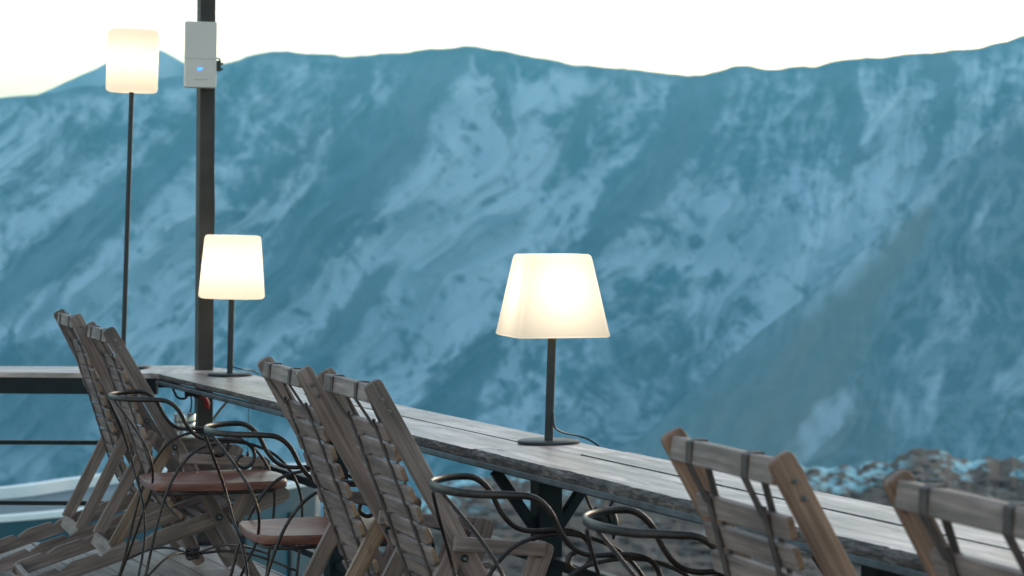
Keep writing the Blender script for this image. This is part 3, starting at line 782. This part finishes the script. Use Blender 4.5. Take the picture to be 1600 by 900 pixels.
        fs = prism(bm, prof, c+nn2*tw, Vector((0, 1, 0)), dd, nn2, .013)
        for f in fs:
            if abs(f.normal.y) > .6: f.material_index = 1
    obj('slatted_sling', bm, [m['slat'], m['slatend']], t, bevel=.0015)
    # leather straps: round the head bar, then down the back of the slats
    for w in (.125, -.135):
        bm = newbm(); uv = bm.loops.layers.uv.active
        off = .010
        back = [Vector((a0-.012, 0, z0+.012))]+[p+Vector((u.z, 0, -u.x)).normalized()*(-off if u.z > 0 else off) for p, u in pts[0:14]]
        # a strap as a thin ribbon
        def ribbon(path, hwid, th=.0035, lat=0, lat1=None):
            lat1 = lat if lat1 is None else lat1
            n = len(path); prev = None; vs = []
            for i, p in enumerate(path):
                u = (path[min(i+1, n-1)]-path[max(i-1, 0)]).normalized(); nn = Vector((u.z, 0, -u.x))
                q = lat+(lat1-lat)*i/(n-1)
                c = p+Vector((0, -q, 0)); y = Vector((0, hwid, 0))
                vs.append([bm.verts.new(c+y+nn*th/2), bm.verts.new(c-y+nn*th/2), bm.verts.new(c-y-nn*th/2), bm.verts.new(c+y-nn*th/2)])
            for i in range(n-1):
                for k in range(4): bm.faces.new([vs[i][k], vs[i][(k+1) % 4], vs[i+1][(k+1) % 4], vs[i+1][k]])
            bm.faces.new(vs[0]); bm.faces.new(vs[-1][::-1])
        # camera-side strand over the bar, and valley-side strand
        zt_ = ztop-.032; A0 = .012
        loop = [Vector((a0-.010, 0, z0-.01)), Vector((A0-.020, 0, zt_-.018)), Vector((A0-.0175, 0, zt_+.021)), Vector((A0-.004, 0, zt_+.0248)), Vector((A0+.014, 0, zt_+.0242)), Vector((A0+.021, 0, zt_+.01)), Vector((A0+.021, 0, zt_-.022)), Vector((a0+.014, 0, z0-.01))]
        ribbon(loop, .0135, lat=w, lat1=w-.012)
        ribbon(catmull(back, 4), .0105, lat=w)
        ribbon(catmull([p+Vector((u.z, 0, -u.x)).normalized()*(off if u.z > 0 else -off) for p, u in pts[0:14]], 4), .0085, lat=w)
        bmesh.ops.recalc_face_normals(bm, faces=bm.faces)
        obj('strap', bm, m['strap'], t)
    return t

deck_chair(-1.81, 9.87, 'grey slatted deck chair furthest left, its back nearest the wing of the counter', ztop=1.02, lean=.50, sling=.33, arm=.55, armz=.52, seed=1, farrail='greyd', rail='grey')
deck_chair(-1.59, 9.33, 'grey slatted deck chair with an ochre prop leg, right behind the leftmost iron armchair', lean=.585, sling=.35, arm=.58, armz=.50, prop='tan', seed=2, rail='greyd', farrail='greyd')
deck_chair(-.65, 6.87, 'grey slatted deck chair left of the middle pair, with worn bolt holes on its rail', lean=.56, sling=.385, arm=.44, armz=.58, prop='tan', seed=3)
deck_chair(-.43, 6.32, 'grey slatted deck chair right of the middle pair, with two bolts at its rail top', lean=.56, sling=.385, arm=.44, armz=.58, prop='grey', slot=True, seed=4)
deck_chair(.38, 4.42, 'deck chair with orange brown side rails in front of the right half of the counter', lean=.56, sling=.27, arm=.46, armz=.56, rail='orange', farrail='orange', prop='tan', seed=5)
deck_chair(.685, 3.63, 'blurred deck chair cut off by the right edge of the photo', lean=.56, sling=.31, arm=.46, armz=.56, rail='tan', farrail='orange', prop='tan', seed=6)

# ------------------------------------------------------------------ wrought iron armchairs
def iron_chair_first():
    t = empty('iron_armchair', (0, 0, 0), 'x', 'armchair', 'wrought iron armchairs with wooden seats', CH_BASIS)
    bm = newbm()
    side = [(.0, .0, .757), (.012, .09, .757), (.05, .165, .757), (.11, .213, .758), (.165, .228, .752), (.205, .232, .72), (.235, .233, .665), (.268, .233, .628), (.31, .233, .613), (.37, .234, .612), (.425, .236, .606), (.462, .237, .588), (.478, .237, .556), (.468, .237, .522), (.441, .237, .507), (.417, .237, .522), (.419, .237, .545), (.436, .237, .553)]
    path = [V3(a, w, z) for a, w, z in side[::-1]]+[V3(a, -w, z) for a, w, z in side[1:]]
    def sec(t): # 1 at the back of the bow, 0 on the arms
        return max(0, 1-abs(t-.5)/.17)
    sweep(bm, path, lambda q: .0068-.0028*sec(q), lambda q: .0068+.0045*sec(q), n=12, sm=7, up=(0, 0, 1))
    o = obj('arm_rail', bm, M['iron'], t, smooth=True)
    for sg in (1, -1):
        bm = newbm()
        arch = [(.045, .245, .0), (.085, .237, .13), (.115, .232, .26), (.15, .23, .39), (.20, .23, .50), (.27, .231, .575), (.36, .233, .600), (.45, .233, .595), (.54, .232, .56), (.605, .231, .50), (.645, .23, .42), (.655, .231, .33), (.64, .235, .17), (.62, .242, .0)]
        sweep(bm, [V3(a, sg*w, z) for a, w, z in arch], .0054, n=10, sm=6)
        obj('leg_arch', bm, M['iron'], t, smooth=True)
        bm = newbm()
        back = [(.004, .012, .742), (.02, .05, .715), (.055, .125, .655), (.09, .18, .585), (.11, .185, .52), (.12, .135, .455), (.125, .05, .40), (.12, -.06, .33), (.105, -.15, .235), (.07, -.205, .11), (.03, -.235, .0)]
        sweep(bm, [V3(a, sg*w, z+(.0 if sg > 0 else .0)) + Vector((sg*.009, 0, 0)) for a, w, z in back], .0047, n=10, sm=6)
        obj('back_tube', bm, M['iron'], t, smooth=True)
        bm = newbm()
        for a, w in ((.09, .235), (.635, .235)):
            c = V3(.30+(.012 if a > .3 else -.012), 0, .175)
            sweep(bm, [V3(a, sg*w, .13), V3(a*.65+.105, sg*w*.66, .175), V3(a*.35+.195, sg*w*.33, .19), c], .0047, n=8, sm=5)
        obj('stretcher', bm, M['iron'], t, smooth=True)
    bm = newbm()
    for k in range(3):
        pp = [V3(.30+.022*math.cos(q+k), .022*math.sin(q+k), .165+.012*k+.006*math.sin(2*q)) for q in [2*math.pi*j/8 for j in range(9)]]
        sweep(bm, pp, .0065, n=8, sm=3)
    obj('stretcher_knot', bm, M['iron'], t, smooth=True)
    # seat: shield-shaped dished board
    out = [(.13, -.15), (.12, 0), (.13, .15), (.155, .185), (.22, .205), (.36, .222), (.50, .222), (.575, .205), (.612, .16), (.625, .0), (.612, -.16), (.575, -.205), (.50, -.222), (.36, -.222), (.22, -.205), (.155, -.185)]
    oc = catmull([Vector((a, w, 0)) for a, w in out+out[:1]], 5)[:-1]
    bm = newbm(); uv = bm.loops.layers.uv.active; cen = Vector((.37, 0, 0)); rings = []
    def dish(a, w): return .455-.010*math.exp(-((a-.30)/.13)**2-(w/.13)**2*1.0)+.006*math.exp(-((a-.58)/.08)**2-(w/.10)**2)
    for k in range(1, 9):
        f = k/8; rings.append([bm.verts.new(V3(cen.x+(p.x-cen.x)*f, p.y*f, dish(cen.x+(p.x-cen.x)*f, p.y*f))) for p in oc])
    edge = [(1.006, -.003), (1.010, -.009), (1.006, -.026), (.985, -.030)]
    for f, dz in edge: rings.append([bm.verts.new(V3(cen.x+(p.x-cen.x)*f, p.y*f, .455+dz)) for p in oc])
    n = len(oc); cv = bm.verts.new(V3(cen.x, 0, dish(cen.x, 0)))
    for k in range(n): bm.faces.new([cv, rings[0][k], rings[0][(k+1) % n]])
    for i in range(len(rings)-1):
        for k in range(n): bm.faces.new([rings[i][k], rings[i+1][k], rings[i+1][(k+1) % n], rings[i][(k+1) % n]])
    bm.faces.new(rings[-1])
    bmesh.ops.recalc_face_normals(bm, faces=bm.faces)
    for f in bm.faces:
        for l in f.loops: l[uv].uv = (l.vert.co.x+3, l.vert.co.y+l.vert.co.z)
    o = obj('seat', bm, M['seatred'], t); auto_smooth(o)
    bm = newbm()
    ring = [(.15, -.17), (.15, .17), (.3, .205), (.55, .20), (.59, .0), (.55, -.20), (.3, -.205), (.15, -.17)]
    sweep(bm, [V3(a, w, .418) for a, w in ring], .006, n=8, sm=5); obj('seat_ring', bm, M['iron'], t, smooth=True)
    return t
first = iron_chair_first()
spots = [(-1.452, 8.80, 'wrought iron armchair with reddish wooden seat, furthest left behind the iron arm of its neighbour', 0),
         (-.925, 7.38, 'wrought iron armchair with its seat half hidden by the middle pair of deck chairs', 0),
         (-.180, 5.80, 'wrought iron armchair whose bow back stands before the middle post of the counter', 0),
         (.165, 5.10, 'wrought iron armchair touching the left side of the orange brown deck chair', math.radians(-4))]
src_children = list(first.children)
for i, (x, y, lb, r) in enumerate(spots):
    if i == 0: t = first
    else:
        t = first.copy(); COL.objects.link(t)
        for c in src_children:
            d = c.copy(); COL.objects.link(d); d.parent = t
    t.matrix_world = Matrix.Translation((x, y, 0)) @ CH_BASIS @ Matrix.Rotation(r, 4, 'Z')
    t['label'] = lb

# tin on the arm of the leftmost deck chair
bm = newbm(); q = at(289, 684, 9.68)
lathe(bm, [(0, 0), (.036, 0), (.040, .004), (.040, .03), (.0385, .033), (.041, .037), (.041, .062), (.039, .065), (.043, .069), (.043, .094), (.041, .098), (.038, .099), (.036, .094), (0, .092)], 40, c=q+Vector((0, 0, -.002)))
o = tag(obj('metal_tin', bm, M['tin']), 'stack of shiny silver tins resting on a deck chair arm left of the tall post', 'tin'); auto_smooth(o)

# ------------------------------------------------------------------ teal building below
bl = empty('teal_building', at(240, 900, 28), 'blurred low building with teal walls and white roof rims below the terrace', 'building')
zr = -1.78
near = [(-9.5, 24.2), (-7.2, 25.0), (-5.47, 26.0), (-4.58, 26.8), (-3.6, 27.9), (-2.85, 29.0), (-2.45, 29.7)]
far = [(-9.5, 26.6), (-7.4, 27.4), (-5.94, 28.2), (-5.3, 29.2), (-4.67, 30.1), (-3.6, 30.7), (-2.5, 31.0)]
nc = catmull([Vector((x, y, 0)) for x, y in near], 8); fc = catmull([Vector((x, y, 0)) for x, y in far], 8)
def strip(name, A_, zt, zb, th, m):
    bm = newbm(); vs = []
    for i, p in enumerate(A_):
        u = (A_[min(i+1, len(A_)-1)]-A_[max(i-1, 0)]).normalized(); nn = Vector((-u.y, u.x, 0))*th/2
        vs.append([bm.verts.new(p+nn+Vector((0, 0, zt))), bm.verts.new(p-nn+Vector((0, 0, zt))), bm.verts.new(p-nn+Vector((0, 0, zb))), bm.verts.new(p+nn+Vector((0, 0, zb)))])
    for i in range(len(vs)-1):
        for k in range(4): bm.faces.new([vs[i][k], vs[i][(k+1) % 4], vs[i+1][(k+1) % 4], vs[i+1][k]])
    bm.faces.new(vs[0]); bm.faces.new(vs[-1][::-1]); bmesh.ops.recalc_face_normals(bm, faces=bm.faces)
    return inv(obj(name, bm, m, bl))
strip('wall', nc, zr-.05, -14, .12, M['teal']); strip('wall', fc, zr-.10, -14, .12, M['teal'])
strip('wall', [nc[-1], nc[-1]*.5+fc[-1]*.5, fc[-1]], zr-.06, -14, .10, M['teal'])
strip('roof_rim', nc, zr+.02, zr-.04, .16, M['rim']); strip('roof_rim', fc, zr+.08, zr-.06, .18, M['rim'])
strip('roof_rim', [nc[-1], nc[-1]*.5+fc[-1]*.5, fc[-1]], zr+.03, zr-.05, .14, M['rim'])
bm = newbm(); vs = [(bm.verts.new(a+Vector((0, 0, zr-.045))), bm.verts.new(b+Vector((0, 0, zr-.045)))) for a, b in zip(nc, fc)]
for i in range(len(vs)-1): bm.faces.new([vs[i][0], vs[i+1][0], vs[i+1][1], vs[i][1]])
bmesh.ops.recalc_face_normals(bm, faces=bm.faces); inv(obj('roof', bm, M['membrane'], bl))
for i in range(6, len(nc)-1, 6):
    p = nc[i]; u = (nc[i+1]-nc[i-1]).normalized(); nn = Vector((u.y, -u.x, 0))
    bm = newbm(); prism(bm, [(-.02, -.012), (.02, -.012), (.02, .012), (-.02, .012)], p+nn*.072+Vector((0, 0, -7.9)), u, nn, (0, 0, 1), 11.6, uvlen='n'); inv(obj('wall_seam', bm, M['steel'], bl))
